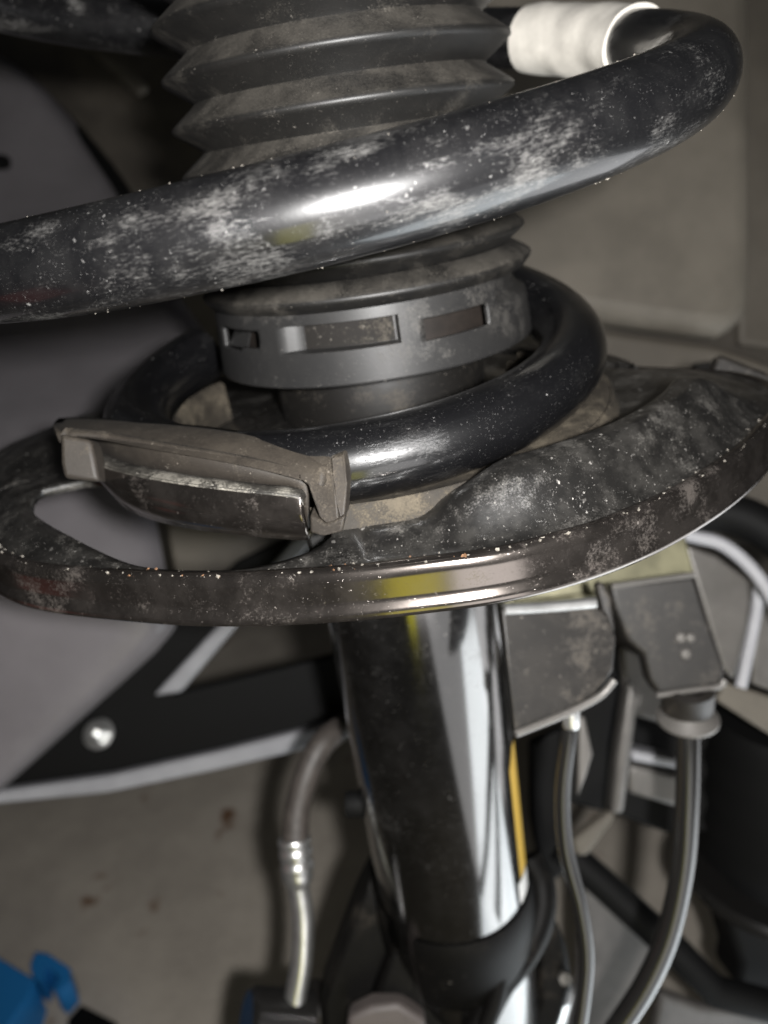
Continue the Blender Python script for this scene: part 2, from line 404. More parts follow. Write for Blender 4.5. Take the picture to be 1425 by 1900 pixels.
def grit(name, pts, mat_, parent, lo, hi):
    V = []; F = []
    for p in pts:
        s_ = lo+(hi-lo)*random.random()**2.5
        b_ = len(V); rot = Matrix.Rotation(random.uniform(0, 6), 3, 'X') @ Matrix.Rotation(random.uniform(0, 6), 3, 'Z')
        for q in ((1, 0, 0), (-1, .2, 0), (0, 1, .2), (.1, -1, 0), (0, .1, .7), (0, 0, -.7)):
            V.append(Vector(p)+rot @ (Vector(q)*s_*random.uniform(.6, 1.2)))
        F += [(b_+i, b_+j, b_+k) for i, j, k in ((0, 2, 4), (2, 1, 4), (1, 3, 4), (3, 0, 4), (2, 0, 5), (1, 2, 5), (3, 1, 5), (0, 3, 5))]
    return mesh(name, V, F, mat_, parent, kind='stuff', smooth=False)
M_grit = mat('grit_pale', (0.13, 0.118, 0.10), 0.7, var=0.5, var_scale=0.3)
M_rust = mat('rust_flake', (0.11, 0.055, 0.025), 0.8, var=0.4, var_scale=0.5)
pg = []; pr_ = []
for i in range(260):
    a = random.uniform(-62, 62); r = Rim(a)-1.0+random.choice([random.gauss(-2.6, 0.5), random.gauss(-0.2, 0.35)])
    q = Vector((r*math.sin(R_(a)), -r*math.cos(R_(a)), 18.7 if r > Rim(a)-2.2 else 18.2))
    (pr_ if (random.random() < 0.22 and -45 < a < 8) else pg).append(q)
grit('grit', pg, M_grit, seat, 0.08, 0.5)
grit('rust_flakes', pr_, M_rust, seat, 0.15, 0.6)
# folded skirt under the coil end
CC = (-7.5, -11.8)
tp = [(158, 846), (185, 862), (240, 878), (330, 895), (450, 910), (530, 918), (556, 924), (563, 936)]
bt = [(162, 856), (192, 895), (240, 948), (330, 977), (440, 993), (520, 1000), (560, 1003), (574, 1001)]
rows = [[], [], [], [], [], []]; ledge = []
for (a, b) in zip(catmull([(*p, 0) for p in tp], 5), catmull([(*p, 0) for p in bt], 5)):
    t0 = at_r(a[0], a[1], 70.5, CC); b0 = at_r(b[0], b[1], 69.0, CC)
    rad = Vector((t0.x-CC[0], t0.y-CC[1], 0)).normalized()
    m1 = t0*0.72+b0*0.28+rad*1.5; m2 = t0*0.35+b0*0.65+rad*1.6
    ledge.append((t0-rad*4.5+Vector((0, 0, 0.2)), t0-rad*1.2+Vector((0, 0, 0.5)), t0+rad*0.1+Vector((0, 0, -0.2))))
    rows[0].append(t0-rad*1.0+Vector((0, 0, 0.1))); rows[1].append(t0-rad*0.2+Vector((0, 0, 0.0))); rows[2].append(m1); rows[3].append(m2); rows[4].append(b0); rows[5].append(b0-rad*6-Vector((0, 0, 1.0)))
V, F = grid(rows)
mesh('seat_skirt', V, F, M_rim, seat, solid=1.6, angle=55, label='shiny folded lip below the rubber clip')
V, F = grid([[l[i] for l in ledge] for i in range(3)]); mesh('seat_ledge', V, F, M_ledge, seat, solid=0.8, label='dusty chipped ledge along the top of the folded lip')
V, F = slab([(560, 960), (612, 970), (625, 1000), (618, 1040), (585, 1050), (572, 1020)], 186, 8)
mesh('support_web', V, F, M_knuck, strut, bevel=1)
V, F = slab([(1335, 655), (1425, 690), (1500, 740), (1500, 800), (1330, 735), (1318, 700)], 262, 6)
mesh('edge_tab', V, F, M_brk, strut, bevel=1.5)
# sticker on the tube
rows = []
for k in range(13):
    a = 58+16*k/12; top = -93-7*max(0, (66-a)/8)**1.0
    rows.append([Vector((27.2*math.sin(R_(a)), -27.2*math.cos(R_(a)), top+(-146-top)*j/8)) for j in range(9)])
V, F = grid(rows); mesh('warning_sticker', V, F, M_yel, strut)
rows = [[Vector((27.2*math.sin(R_(54+20*k/12)), -27.2*math.cos(R_(54+20*k/12)), -147-9*j/3)) for j in range(4)] for k in range(13)]
V, F = grid(rows); mesh('blank_sticker', V, F, M_whst, strut)
# hose bracket welded to the tube
V, F = slab([(930, 1128, 232), (1100, 1118, 238), (1128, 1140, 239), (1143, 1185, 240), (1138, 1245, 241), (1105, 1290, 240), (1040, 1322, 238), (955, 1358, 233)], 236, 2.6)
brk = mesh('hose_bracket', V, F, M_brk, strut, bevel=0.8)
V, F = sweep(catmull([at(935, 1131, 233), at(1020, 1126, 236), at(1104, 1118, 238)], 6), 1.6, 16)
mesh('bracket_fold', V, F, M_metal, brk)  # bright metal stands in for the highlight along the top fold
V, F = sweep(catmull([at(1140, 1262, 240), at(1112, 1292, 240), at(1050, 1324, 238), at(956, 1362, 233)], 6), 1.1, 12)
mesh('bracket_edge', V, F, M_grey, brk)
V, F = lathe([(0, 0), (4, 0), (4.6, 1), (4.6, 9), (0, 9)], n=24, axis=RIGHT, org=at(640, 1492, 300)); mesh('stop_pin', V, F, M_black, strut)

# ================================================================== COIL SPRING
def low_pt(p):
    r = 58.02+0.278*p-0.773*p*p; z = 30.75+1.578*p+2.463*p*p
    return Vector((CC[0]+r*math.sin(p), CC[1]-r*math.cos(p), z))
UC = (-6.81, -25.97)
def up_pt(p):
    q = min(p, 3.3)
    r = 75.58-0.6*q+3.125*q*q; z = 80.95+6.85*p+2.18*q*q
    if p > 2.6:
        e = p-2.6; r = r - 5.5*e; z = 80.95+6.85*2.6+2.18*2.6**2 + 16.5*e
    return Vector((UC[0]+r*math.sin(p), UC[1]-r*math.cos(p), z))
path = [low_pt(-2.2+4.8*k/90) for k in range(91)]
pA, pB = low_pt(2.6), up_pt(2*math.pi-1.3-2*math.pi)
tA = (low_pt(2.6)-low_pt(2.59))/0.01; tB = (up_pt(-1.29)-up_pt(-1.3))/0.01
span = 2*math.pi-1.3-2.6
for k in range(1, 50):
    t = k/50
    cyl = []
    # hermite in cylindrical form about a blending centre keeps the wire on a helix
    a = 2.6+span*t
    cA = Vector((CC[0], CC[1])); cB = Vector((UC[0], UC[1])); c = cA.lerp(cB, t*t*(3-2*t))
    rA = 58.02+0.278*2.6-0.773*2.6**2; rB = 75.58+0.78+5.28
    r = rA+(rB-rA)*(t*t*(3-2*t)); zA, zB = pA.z, pB.z
    mA, mB = 13.0*span, 3.0*span
    z = (2*t**3-3*t*t+1)*zA+(t**3-2*t*t+t)*mA+(-2*t**3+3*t*t)*zB+(t**3-t*t)*mB
    path.append(Vector((c[0]+r*math.sin(a), c[1]-r*math.cos(a), z)))
path += [up_pt(-1.3+7.0*k/150) for k in range(151)]
spring = thing('coil_spring', 'thick black painted coil spring with dusty scuffs winding round the ribbed boot', 'coil spring', (0, 0, 22))
V, F = sweep(path, 8.05, 48, jitter=0.06, caps=False, start=Vector((CC[0], CC[1], 0))-Vector((path[0].x, path[0].y, 0)))
wire = mesh('spring_wire', V, F, M_coil, spring)
wm = wire.data; uvl = wm.uv_layers.new(name='along_wire'); arc = [0.0]
for i in range(1, len(path)): arc.append(arc[-1]+(path[i]-path[i-1]).length)
for pl in wm.polygons:
    ks = [wm.loops[l].vertex_index for l in pl.loop_indices]
    wrap = any(k % 48 == 47 for k in ks) and any(k % 48 == 0 for k in ks)
    for l, k in zip(pl.loop_indices, ks):
        c_ = k % 48
        uvl.data[l].uv = (arc[min(k//48, len(arc)-1)], (48 if (wrap and c_ == 0) else c_)/48*50.6)
pg = []
for i in range(150):
    p = random.uniform(-0.75, 1.3); c = up_pt(p); t = (up_pt(p+0.01)-up_pt(p-0.01)).normalized()
    side = t.cross(c-CAM).normalized(); out = (CAM-c).normalized()
    a = random.choice([random.gauss(1.45, 0.25), random.gauss(-1.5, 0.2), random.uniform(-1.4, 1.4)])
    pg.append(c+(side*math.sin(a)+out*math.cos(a))*8.1)
grit('grit', pg, M_grit, spring, 0.05, 0.32)
# tape wrapped round the wire behind the right bend
def proj(p):
    d = Vector(p)-CAM; z = d.dot(FWD); return PX_W/2+PX_F*d.dot(RIGHT)/z, PX_H/2-PX_F*d.dot(UP)/z
ph0 = ph1 = None
for k in range(400):
    p = 1.75+1.6*k/400; x = proj(up_pt(p))[0]
    if ph0 is None and x < 1180: ph0 = p
    if ph1 is None and x < 985: ph1 = p
ph0 = ph0 or 2.0; ph1 = ph1 or 2.5
V, F = sweep([up_pt(ph0+(ph1-ph0)*k/30) for k in range(31)], 9.0, 64, caps=True, jitter=0.8, jf=0.10)
mesh('marking_tape', V, F, M_tape, spring, label='wrinkled white tape wrapped round the wire', angle=70)

# ================================================================== DUST BOOT
boot = thing('dust_boot', 'black ribbed rubber bellows boot clipped into a plastic collar above the spring seat', 'dust boot', (0, 0, 39))
prof = [(0, 152), (35.5, 152)]
for i in range(8, -10, -1):
    zp = 118.9+10.63*(i-5)
    if zp > 150 or zp < 63: continue
    prof += [(35.6, zp+5.3), (36.2, zp+4.7), (41.1, zp+1.2), (42.0, zp+0.45), (42.0, zp-0.45), (41.1, zp-1.2), (36.2, zp-4.7)]
prof += [(38.2, 62.0), (42.2, 59.6), (43.0, 59.0), (43.2, 58.5), (42.9, 57.8), (41.2, 55.9), (40.2, 55.6)]
V, F = lathe(prof, n=144)
mesh('bellows', V, F, M_boot, boot, angle=65)
# collar: cylinder with two windows, one sunk pocket and side notches
za, zb = 39.0, 56.4
def Rc(z): return 42.0-1.2*(z-za)/(zb-za)
wins = [(15.9, 41.0, 46.3, 51.3), (-66.0, -52.0, 47.4, 52.4), (85, 108, 46, 51.5), (140, 165, 46, 51.5), (-150, -120, 46, 51.5), (-52.0, -41.5, 48.2, 52.4)]
pocket = (-33.6, 8.0, 47.0, 53.4)
aset = set(-180+2.0*k for k in range(180))
for w in wins: aset |= {w[0], w[1]}
aset |= {pocket[0], pocket[0]+0.5, pocket[1], pocket[1]-0.5, pocket[0]+9.5, pocket[0]+3, pocket[0]+6}
A = sorted(aset); A = [a for i, a in enumerate(A) if i == 0 or a-A[i-1] > 0.2]
zs = {za, za+0.5, zb-0.5, zb}
for w in wins: zs |= {w[2], w[3]}
zs |= {pocket[2], pocket[2]+0.35, pocket[3], pocket[3]-0.35, 41.5, 44, 50}
Z = sorted(zs); Z = [z for i, z in enumerate(Z) if i == 0 or z-Z[i-1] > 0.12]
def cpt(a, z, off=0):
    r = Rc(z)+off
    return Vector((r*math.sin(R_(a)), -r*math.cos(R_(a)), z))
V = []; F = []
for a in A:
    for z in Z:
        off = 0
        if pocket[0]+0.4 <= a <= pocket[1]-0.4 and pocket[2]+0.3 <= z <= pocket[3]-0.3:
            off = -3.0*ss(pocket[0], pocket[0]+9.5, a) if a < pocket[0]+9.4 else -3.0
        if 46 < a < 110: off -= 3.0*ss(49.5, 52.5, z)*ss(46, 51, a)
        V.append(cpt(a, z, off))
n = len(Z)
for i in range(len(A)):
    j = (i+1) % len(A); am = (A[i]+(A[j] if j else A[i]+2))/2
    for k in range(n-1):
        zm = (Z[k]+Z[k+1])/2
        if any(w[0] < am < w[1] and w[2] < zm < w[3] for w in wins): continue
        F.append((i*n+k, j*n+k, j*n+k+1, i*n+k+1))
col_ = mesh('collar', V, F, M_collar, boot, solid=1.4, angle=35, label='dark grey plastic collar with rectangular windows')
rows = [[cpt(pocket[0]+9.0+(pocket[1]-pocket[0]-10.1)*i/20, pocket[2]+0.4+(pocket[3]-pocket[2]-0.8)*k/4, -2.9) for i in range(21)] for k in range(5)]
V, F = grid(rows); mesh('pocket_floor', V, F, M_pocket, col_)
# sloped latch seen inside the left window
V, F = prism([cpt(-65.5, 47.6, -0.9), cpt(-52.3, 47.6, -1.6), cpt(-54, 52.2, -4.0), cpt(-65.5, 52.2, -4.0)], (0.6, 1.2, 0)); mesh('latch', V, F, M_collar, col_)
V, F = lathe([(36.5, 40), (36.5, 56)], n=96); mesh('inner_sleeve', V, F, M_sleeve, boot)

# ================================================================== RUBBER SPRING ISOLATOR
iso = thing('spring_isolator', 'brown grey rubber pad and clip cradling the lowest turn of the coil spring', 'rubber pad', (CC[0], CC[1], 21))
V = []; F = []; cols = 0
for k in range(121):
    p = -2.1+4.0*k/120
    c = low_pt(p); rad = Vector((c.x-CC[0], c.y-CC[1], 0)).normalized()
    h = c.z-31.1
    hi_out = 27.2 + 0.8*ss(0.9, 1.6, p); hi_in = 28 + 4*ss(-0.9, -1.7, p)
    base = Vector((c.x, c.y, 0))
    wob = 0.35*noise.noise(Vector((p*4, 0, 0)))
    for (dr, z) in [(-11, 21), (-10.6, hi_in-0.5), (-9.4, hi_in+0.4), (-8.0, hi_in-0.4), (-6.5, 25.5+h*0.4), (0, 23+h*0.5), (6.8, 24.4+h*0.4), (8.2, hi_out-2.6), (8.8+wob, hi_out-2.2), (9.4+wob, hi_out-2.9), (9.6+wob, 22.8), (10.3+wob, 22.2), (10.7+wob, 20)]:
        if dr > 7 and p < -0.13: dr, z = 7.0, min(z, 24.5)
        V.append(base+rad*dr+Vector((0, 0, z)))
    cols += 1
n = 13
for i in range(cols-1):
    for k in range(n-1): F.append((i*n+k, (i+1)*n+k, (i+1)*n+k+1, i*n+k+1))
mesh('pad', V, F, M_pad, iso, angle=60)
# clip over the coil end: upper band with a leg at its right end
rA = [(108, 776, 36.5), (180, 779, 38.5), (250, 785, 39.2), (330, 791, 39.4), (400, 799, 39.2), (480, 812, 38.2), (560, 832, 36.0), (612, 847, 34.2)]
rB = [(108, 808, 77), (180, 815, 72), (250, 828, 69.5), (330, 842, 69), (400, 854, 69), (480, 870, 69.5), (557, 890, 70.5), (600, 902, 71.5)]
cA = catmull(rA, 4); cB = catmull(rB, 4); rows = [[], [], [], [], []]
for a, b in zip(cA, cB):
    p0 = at_z(a[0], a[1], a[2]); p3 = at_r(b[0], b[1], b[2], CC)
    rad = Vector((p3.x-CC[0], p3.y-CC[1], 0)).normalized()
    rows[0].append(p0-rad*3-Vector((0, 0, 0.6))); rows[1].append(p0)
    rows[2].append(p0.lerp(p3, 0.45)+rad*1.0+Vector((0, 0, 0.7))); rows[3].append(p3)
    rows[4].append(p3-rad*1.6-Vector((0, 0, 0.4)))
V, F = grid(rows)
clip = mesh('clip', V, F, M_rubber, iso, solid=1.6, angle=45)
tp = [(150, 812), (250, 828), (330, 842), (400, 854), (480, 870), (556, 889), (572, 902)]
bt = [(168, 842), (250, 866), (330, 880), (400, 889), (480, 898), (550, 906), (570, 980)]
rows = [[], [], []]
for a, b in zip(catmull([(*p, 0) for p in tp], 4), catmull([(*p, 0) for p in bt], 4)):
    t0 = at_r(a[0], a[1], 67.4, CC); b0 = at_r(b[0], b[1], 67.2, CC)
    rows[0].append(t0+Vector((0, 0, 0.8))); rows[1].append(t0.lerp(b0, 0.5)); rows[2].append(b0-Vector((0, 0, 0.6)))
V, F = grid(rows); mesh('clip_wall', V, F, M_rubber, iso, solid=1.5)
pr = (at_z(590, 900, 30)-CAM).normalized()
fr = [at_z(552, 829, 36.2), at_z(612, 847, 34.6), at_r(619, 905, 72.4, CC), at_r(630, 968, 74.2, CC), at_r(604, 973, 73.8, CC), at_r(592, 960, 73.4, CC), at_r(571, 900, 71.0, CC), at_r(554, 889, 70.6, CC)]
fr = [q-pr*0.5 for q in fr]
V, F = prism(fr, (1.0, 4.5, 0)); mesh('clip_leg', V, F, M_rubber, iso, bevel=0.5)
side = [at_z(612, 847, 34.6), at_z(638, 842, 35.4), at_r(643, 900, 71.0, CC), at_r(639, 962, 74.0, CC), at_r(630, 968, 74.2, CC), at_r(619, 905, 72.4, CC)]
V, F = prism([q-pr*0.4 for q in side], (1.0, 4.0, 0)); mesh('clip_end', V, F, M_rubber, iso, bevel=0.6)
foot = [(575, 955, 72), (604, 973, 73.8), (640, 958, 74.8), (636, 988, 75), (600, 996, 74.6), (575, 990, 73)]
V, F = prism([at_r(p[0], p[1], p[2]+0.6, CC) for p in foot], (0.6, 6.0, 0)); mesh('clip_foot', V, F, M_rubber, iso, bevel=0.6)
blk = [(112, 806, 76), (150, 812, 74), (168, 818, 73), (185, 862, 73), (178, 897, 73), (120, 890, 77), (106, 850, 78)]
bd = (at_r(150, 830, 74.5, CC)-CAM).dot(FWD)
V, F = slab([(111, 804), (168, 816), (176, 850), (184, 894), (118, 888), (112, 860)], bd, 7); mesh('clip_block', V, F, M_rubber, iso, bevel=1.0)

# ================================================================== KNUCKLE AND BRAKES
kn = thing('steering_knuckle', 'black cast steering knuckle clamped round the foot of the strut tube', 'knuckle', (0, 0, -300))
V, F = lathe([(27.1, -159), (27.6, -158), (28.6, -160), (29.2, -168), (29.0, -178), (28, -186), (27.1, -190)], a0=-35, a1=300, n=80)
mesh('clamp_ring', V, F, M_knuck, kn, bevel=None)
V, F = slab([(735, 1735, 306), (800, 1782, 304), (880, 1790, 304), (935, 1762, 306), (975, 1770, 308), (935, 1850, 306), (905, 1990, 304), (700, 1990, 304), (690, 1850, 306)], 304, 30)
mesh('casting', V, F, M_knuck, kn, bevel=3)
V, F = sweep(catmull([at(905, 1770, 300), at(925, 1800, 299), at(920, 1850, 298), at(890, 1930, 297)], 6), 3.2, 14)
mesh('casting_rib', V, F, M_knuck, kn)
V, F = slab([(688, 1625), (712, 1690), (760, 1780), (850, 1830), (900, 1900), (900, 1990), (600, 1990), (592, 1860), (625, 1770), (655, 1690)], 312, 26)
mesh('arm', V, F, M_knuck, kn, bevel=3)
V, F = sweep(catmull([at(980, 1590, 318), at(1004, 1640, 316), at(1003, 1700, 312), at(975, 1765, 308), at(925, 1830, 304), at(880, 1920, 300)], 8), 5.2, 20)
mesh('clamp_lug', V, F, M_knuck, kn)
V, F = slab([(1000, 1730), (1035, 1715), (1052, 1760), (1062, 1830), (1040, 1900), (1000, 1980), (960, 1980), (1000, 1860)], 330, 12)
mesh('pinch_bracket', V, F, M_knuck, kn, bevel=2)
V, F = lathe([(0, -3), (2.2, -3), (2.6, -2), (2.6, 0), (0, 0)], n=6, axis=-FWD, org=at(1050, 1818, 326)); mesh('pinch_bolt', V, F, M_grey, kn, smooth=False)
V, F = slab([(850, 1850), (905, 1860), (910, 1990), (760, 1990), (765, 1880), (800, 1862)], 306, 8)
mesh('hub_face', V, F, M_knuck, kn, bevel=2)
V, F = slab([(690, 1868), (740, 1862), (790, 1895), (790, 1990), (640, 1990), (645, 1890)], 298, 10)
mesh('boss', V, F, mat('boss_metal', (0.06, 0.05, 0.046), 0.6, var=0.2), kn, bevel=2)
bd_ = thing('reflection_sleeve', 'bright bare metal sleeve added for its reflection behind the black knuckle at the bottom', 'joint', at(960, 1990, 345))
V, F = lathe([(0, -30), (17, -30), (18, -27), (18, 10), (15, 22), (9, 26), (0, 26)], n=48, axis=UP*0.85+RIGHT*0.35-FWD*0.3, org=at(958, 1880, 352)); mesh('sleeve', V, F, M_metal, bd_)  # polished sleeve added to give a bright reflection here
bh = thing('brake_hose', 'dark rubber brake hose with a crimped metal end and pipe left of the strut tube', 'brake hose', at(550, 1880, 320))
V, F = sweep(catmull([at(700, 1325, 352), at(640, 1348, 340), at(600, 1378, 330), at(572, 1430, 326), at(552, 1500, 324), at(547, 1566, 322)], 8), 4.9, 24)
mesh('hose', V, F, M_hose, bh)
pts = catmull([at(546, 1555, 322), at(548, 1575, 322), at(551, 1600, 322), at(553, 1625, 322), at(554, 1645, 322)], 5)
V, F = sweep(pts, [6.0+0.35*math.sin(i*1.25) if i < 15 else 6.0-0.28*(i-14) for i in range(len(pts))], 24)
mesh('crimp_fitting', V, F, M_metal, bh)
V, F = sweep(catmull([at(554, 1640, 322), at(562, 1700, 321), at(560, 1780, 320), at(548, 1850, 320), at(540, 1920, 320)], 8), 4.0, 24)
mesh('pipe', V, F, M_metal, bh)
cal = thing('brake_caliper', 'dark grey caliper boss at the bottom edge where the brake pipe enters', 'caliper', at(520, 1900, 330))
V, F = lathe([(0, 0), (12, 0), (14, 2), (14, 24), (0, 24)], n=40, axis=RIGHT*0.9-UP*0.2+FWD*0.25, org=at(455, 1905, 318)); mesh('piston_boss', V, F, M_cable, cal)
V, F = slab([(515, 1868), (590, 1862), (615, 1890), (615, 1990), (500, 1990)], 318, 20); mesh('caliper_body', V, F, M_brk, cal, bevel=3)

# ================================================================== RIGHT SIDE LINES AND BRACKETS
lb = thing('line_bracket', 'dark dusty hose bracket block with a light lower edge right of the strut', 'bracket', at(1240, 1290, 285))
V, F = slab([(1130, 1086), (1200, 1078), (1290, 1066), (1312, 1140), (1345, 1235), (1343, 1268), (1330, 1276), (1222, 1290), (1205, 1262), (1195, 1215), (1165, 1190), (1140, 1130)], 284, 9)
b0 = mesh('block', V, F, M_brk, lb, bevel=1.6)
V, F = sweep(catmull([at(1218, 1290, 283.5), at(1280, 1281, 283.5), at(1332, 1274, 283.5), at(1344, 1262, 283.5)], 6), 1.0, 12); mesh('block_edge', V, F, M_grey, b0)
V, F = sweep(catmull([at(1135, 1088, 283), at(1210, 1077, 283), at(1288, 1066, 283)], 6), 1.0, 12); mesh('block_edge', V, F, M_grey, b0)
for (x, y, s) in ((1263, 1183, 2.0), (1281, 1183, 1.8), (1272, 1213, 2.1)):
    V, F = lathe([(0, 1.2), (s*0.7, 1.0), (s, 0), (s, -1)], n=16, axis=-FWD, org=at(x, y, 284)); mesh('stud', V, F, M_grey, b0)
V, F = slab([(1107, 1085), (1118, 1078), (1135, 1110), (1142, 1170), (1132, 1175), (1116, 1130)], 262, 6); mesh('hook', V, F, M_brk, lb, bevel=1)

zb_ = thing('plated_bracket', 'yellowish plated metal bracket seen just under the right rim of the spring seat', 'bracket', at(1150, 1090, 315))
V, F = slab([(930, 1132), (940, 1085), (1060, 1020), (1270, 985), (1290, 1066), (1130, 1090), (1110, 1106), (960, 1116)], 315, 4); mesh('plate', V, F, M_zinc, zb_, bevel=1)
V, F = sweep(catmull([at(955, 1117, 312), at(1030, 1112, 312), at(1112, 1102, 312)], 6), 1.3, 12); mesh('bead', V, F, M_zinc, zb_)

gr = thing('brake_line', 'dark flexible line hanging from a pale round grommet at the right', 'hose', at(1130, 1900, 290))
V, F = lathe([(3, 4), (6, 4), (8.5, 1.8), (10.2, 0.5), (10.2, -0.4), (9, -1.0), (3, -1.0)], n=48, axis=UP*0.94+FWD*-0.42-RIGHT*0.08, org=at(1276, 1332, 289)); mesh('grommet', V, F, M_grey, gr)
V, F = lathe([(6.5, 0), (8, 0), (8.5, 4), (8.5, 10), (6, 11)], n=40, axis=UP*0.94+FWD*-0.42-RIGHT*0.08, org=at(1274, 1322, 290)); mesh('ferrule', V, F, M_brk, gr)
V, F = sweep(catmull([at(1275, 1325, 287), at(1276, 1400, 287), at(1274, 1500, 288), at(1266, 1610, 290), at(1240, 1730, 292), at(1196, 1830, 293), at(1130, 1930, 294)], 8), 3.9, 24); mesh('line', V, F, M_cable, gr)

tc_ = thing('sensor_cable', 'thin glossy dark sensor cable running down just right of the strut tube', 'cable', at(1080, 1900, 275))
V, F = sweep(catmull([at(1062, 1300, 268), at(1055, 1370, 268), at(1044, 1470, 270), at(1050, 1575, 272), at(1076, 1680, 274), at(1088, 1770, 275), at(1082, 1850, 275), at(1068, 1940, 275)], 8), 2.5, 20); mesh('cable', V, F, M_cable, tc_)
V, F = lathe([(0, 0), (2.0, 0), (2.6, 1), (2.6, 6), (0, 7)], n=20, axis=UP, org=at(1060, 1352, 263)); mesh('cable_end', V, F, M_metal, tc_)

V, F = sweep(catmull([at(1230, 985, 335), at(1290, 996, 332), at(1340, 1010, 330), at(1390, 1050, 328), at(1430, 1105, 326), at(1480, 1200, 324)], 8), 2.6, 20)
mesh('pale_hose', V, F, M_light, label='thin pale silvery hose arching at the right edge beside the bracket', cat='hose')

arm = thing('suspension_arm', 'brown grey pressed steel panel behind the bracket at the right edge', 'suspension arm', at(1340, 1260, 350))
V, F = slab([(1270, 1010), (1330, 1030), (1392, 1075), (1395, 1120), (1382, 1200), (1362, 1262), (1340, 1240)], 350, 5); mesh('web', V, F, M_grey, arm, bevel=1.5)
V, F = sweep(catmull([at(1408, 1075, 346), at(1404, 1130, 346), at(1388, 1210, 346), at(1374, 1275, 346)], 6), 2.4, 14); mesh('flange', V, F, M_light, arm)
V, F = slab([(1405, 1085), (1560, 1130), (1560, 1330), (1395, 1270)], 362, 6); mesh('outer_web', V, F, M_grey, arm, bevel=1.5)
V, F = slab([(1345, 1265), (1425, 1290), (1520, 1340), (1520, 1420), (1400, 1345), (1330, 1300)], 360, 8); mesh('lower_flange', V, F, M_liner, arm, bevel=1.5)
V, F = sweep(catmull([at(1250, 960, 380), at(1340, 950, 375), at(1420, 980, 370), at(1500, 1050, 365)], 8), 9, 20); mesh('arch_tube', V, F, M_black, arm)

sub = thing('subframe', 'grey pressed subframe bracket with dark slots behind the hanging line', 'subframe', at(1190, 1500, 400))
V, F = slab([(1150, 1195), (1200, 1215), (1235, 1300), (1255, 1330), (1252, 1350), (1180, 1330), (1160, 1290)], 385, 8); mesh('upper_bar', V, F, M_grey, sub, bevel=2)
V, F = slab([(1168, 1260), (1186, 1290), (1172, 1400), (1158, 1510), (1134, 1512), (1146, 1400)], 380, 12); mesh('upright', V, F, M_grey, sub, bevel=2)
V, F = slab([(1172, 1392), (1262, 1410), (1262, 1428), (1172, 1412)], 384, 14); mesh('cross_bar', V, F, M_light, sub, bevel=1.5)
V, F = slab([(1168, 1418), (1262, 1440), (1262, 1500), (1166, 1472)], 390, 10); mesh('lower_bar', V, F, M_grey, sub, bevel=2)
V, F = slab([(1050, 1180), (1330, 1240), (1330, 1545), (1240, 1548), (1150, 1515), (1050, 1490)], 420, 8); mesh('backing', V, F, M_black, sub, bevel=2)
V, F = slab([(1088, 1440), (1100, 1400), (1085, 1330), (1075, 1330), (1072, 1480)], 330, 6); mesh('stay', V, F, M_grey, sub, bevel=1.5)
V, F = slab([(1062, 1560), (1140, 1500), (1142, 1520), (1090, 1590), (1068, 1588)], 400, 8); mesh('gusset', V, F, M_liner, sub, bevel=2)
V, F = slab([(985, 1380), (1045, 1350), (1050, 1620), (1010, 1650), (985, 1520)], 430, 10); mesh('rear_web', V, F, M_black, sub, bevel=2)

la = thing('lower_arm', 'dark grey pressed lower arm below the diagonal tie rod at the bottom right', 'control arm', at(1150, 1950, 440))
V, F = slab([(1078, 1625), (1150, 1690), (1238, 1785), (1190, 1880), (1150, 2000), (1050, 2000), (1070, 1800)], 445, 8); mesh('plate', V, F, M_arm, la, bevel=3)
V, F = slab([(1225, 1840), (1300, 1868), (1500, 1890), (1500, 2010), (1190, 2010)], 440, 8); mesh('outer_plate', V, F, M_arm, la, bevel=3)
V, F = sweep([at(1040, 1570, 420), at(1120, 1640, 415), at(1260, 1770, 405), at(1330, 1840, 400), at(1560, 1900, 395)], 7.4, 20)
mesh('tie_rod', V, F, M_black, label='dark tie rod crossing diagonally behind the hanging line, lower right', cat='tie rod')

db = thing('drive_shaft_boot', 'black ribbed drive shaft boot at the right edge below the bracket', 'boot', at(1400, 1600, 410))
prof = []
for i in range(12): prof += [(40 if i % 2 == 0 else 37.6, -45+7.5*i)]
V, F = lathe([(0, -46)]+prof+[(0, 40)], n=64, axis=UP*0.96-FWD*0.25, org=at(1455, 1460, 420)); mesh('ribs', V, F, M_black, db)
V, F = lathe([(30, 0), (44, 0), (46, 2), (46, 5), (44, 7), (30, 7)], n=64, axis=UP*0.96-FWD*0.25, org=at(1450, 1640, 415)); mesh('clamp_band', V, F, M_cable, db)
V, F = slab([(1330, 1650), (1500, 1650), (1560, 1900), (1440, 1880), (1365, 1830), (1372, 1790), (1345, 1700)], 415, 30); mesh('joint', V, F, M_black, db, bevel=4)

# ================================================================== LINERS
rl = thing('wheel_arch_liner', 'smooth grey brown inner wing panel filling the upper right background', 'panel', at(1200, 900, 455))
V, F = slab([(700, -350), (1900, -350), (1900, 1010), (700, 1010)], 452, 4); mesh('backing', V, F, M_dark, rl)
pan = [(820, -300), (1398, -300), (1400, 300), (1400, 520), (1394, 575), (1378, 605), (1345, 618), (1280, 612), (1180, 598), (1050, 578), (940, 560), (820, 545)]
V, F = slab(pan, 418, 24); mesh('raised_panel', V, F, M_liner, rl, bevel=18)
V, F = slab([(880, 575), (1330, 640), (1520, 700), (1520, 990), (880, 990)], 430, 10); mesh('lower_panel', V, F, M_linerb, rl, bevel=4)
V, F = slab([(1370, -300), (1900, -300), (1900, 700), (1370, 640)], 444, 6); mesh('outer_panel', V, F, M_linerb, rl, bevel=4)
V, F = slab([(1290, 672), (1335, 668), (1335, 712), (1290, 712)], 415, 8); mesh('clip_tab', V, F, M_cap, rl, bevel=1.5)

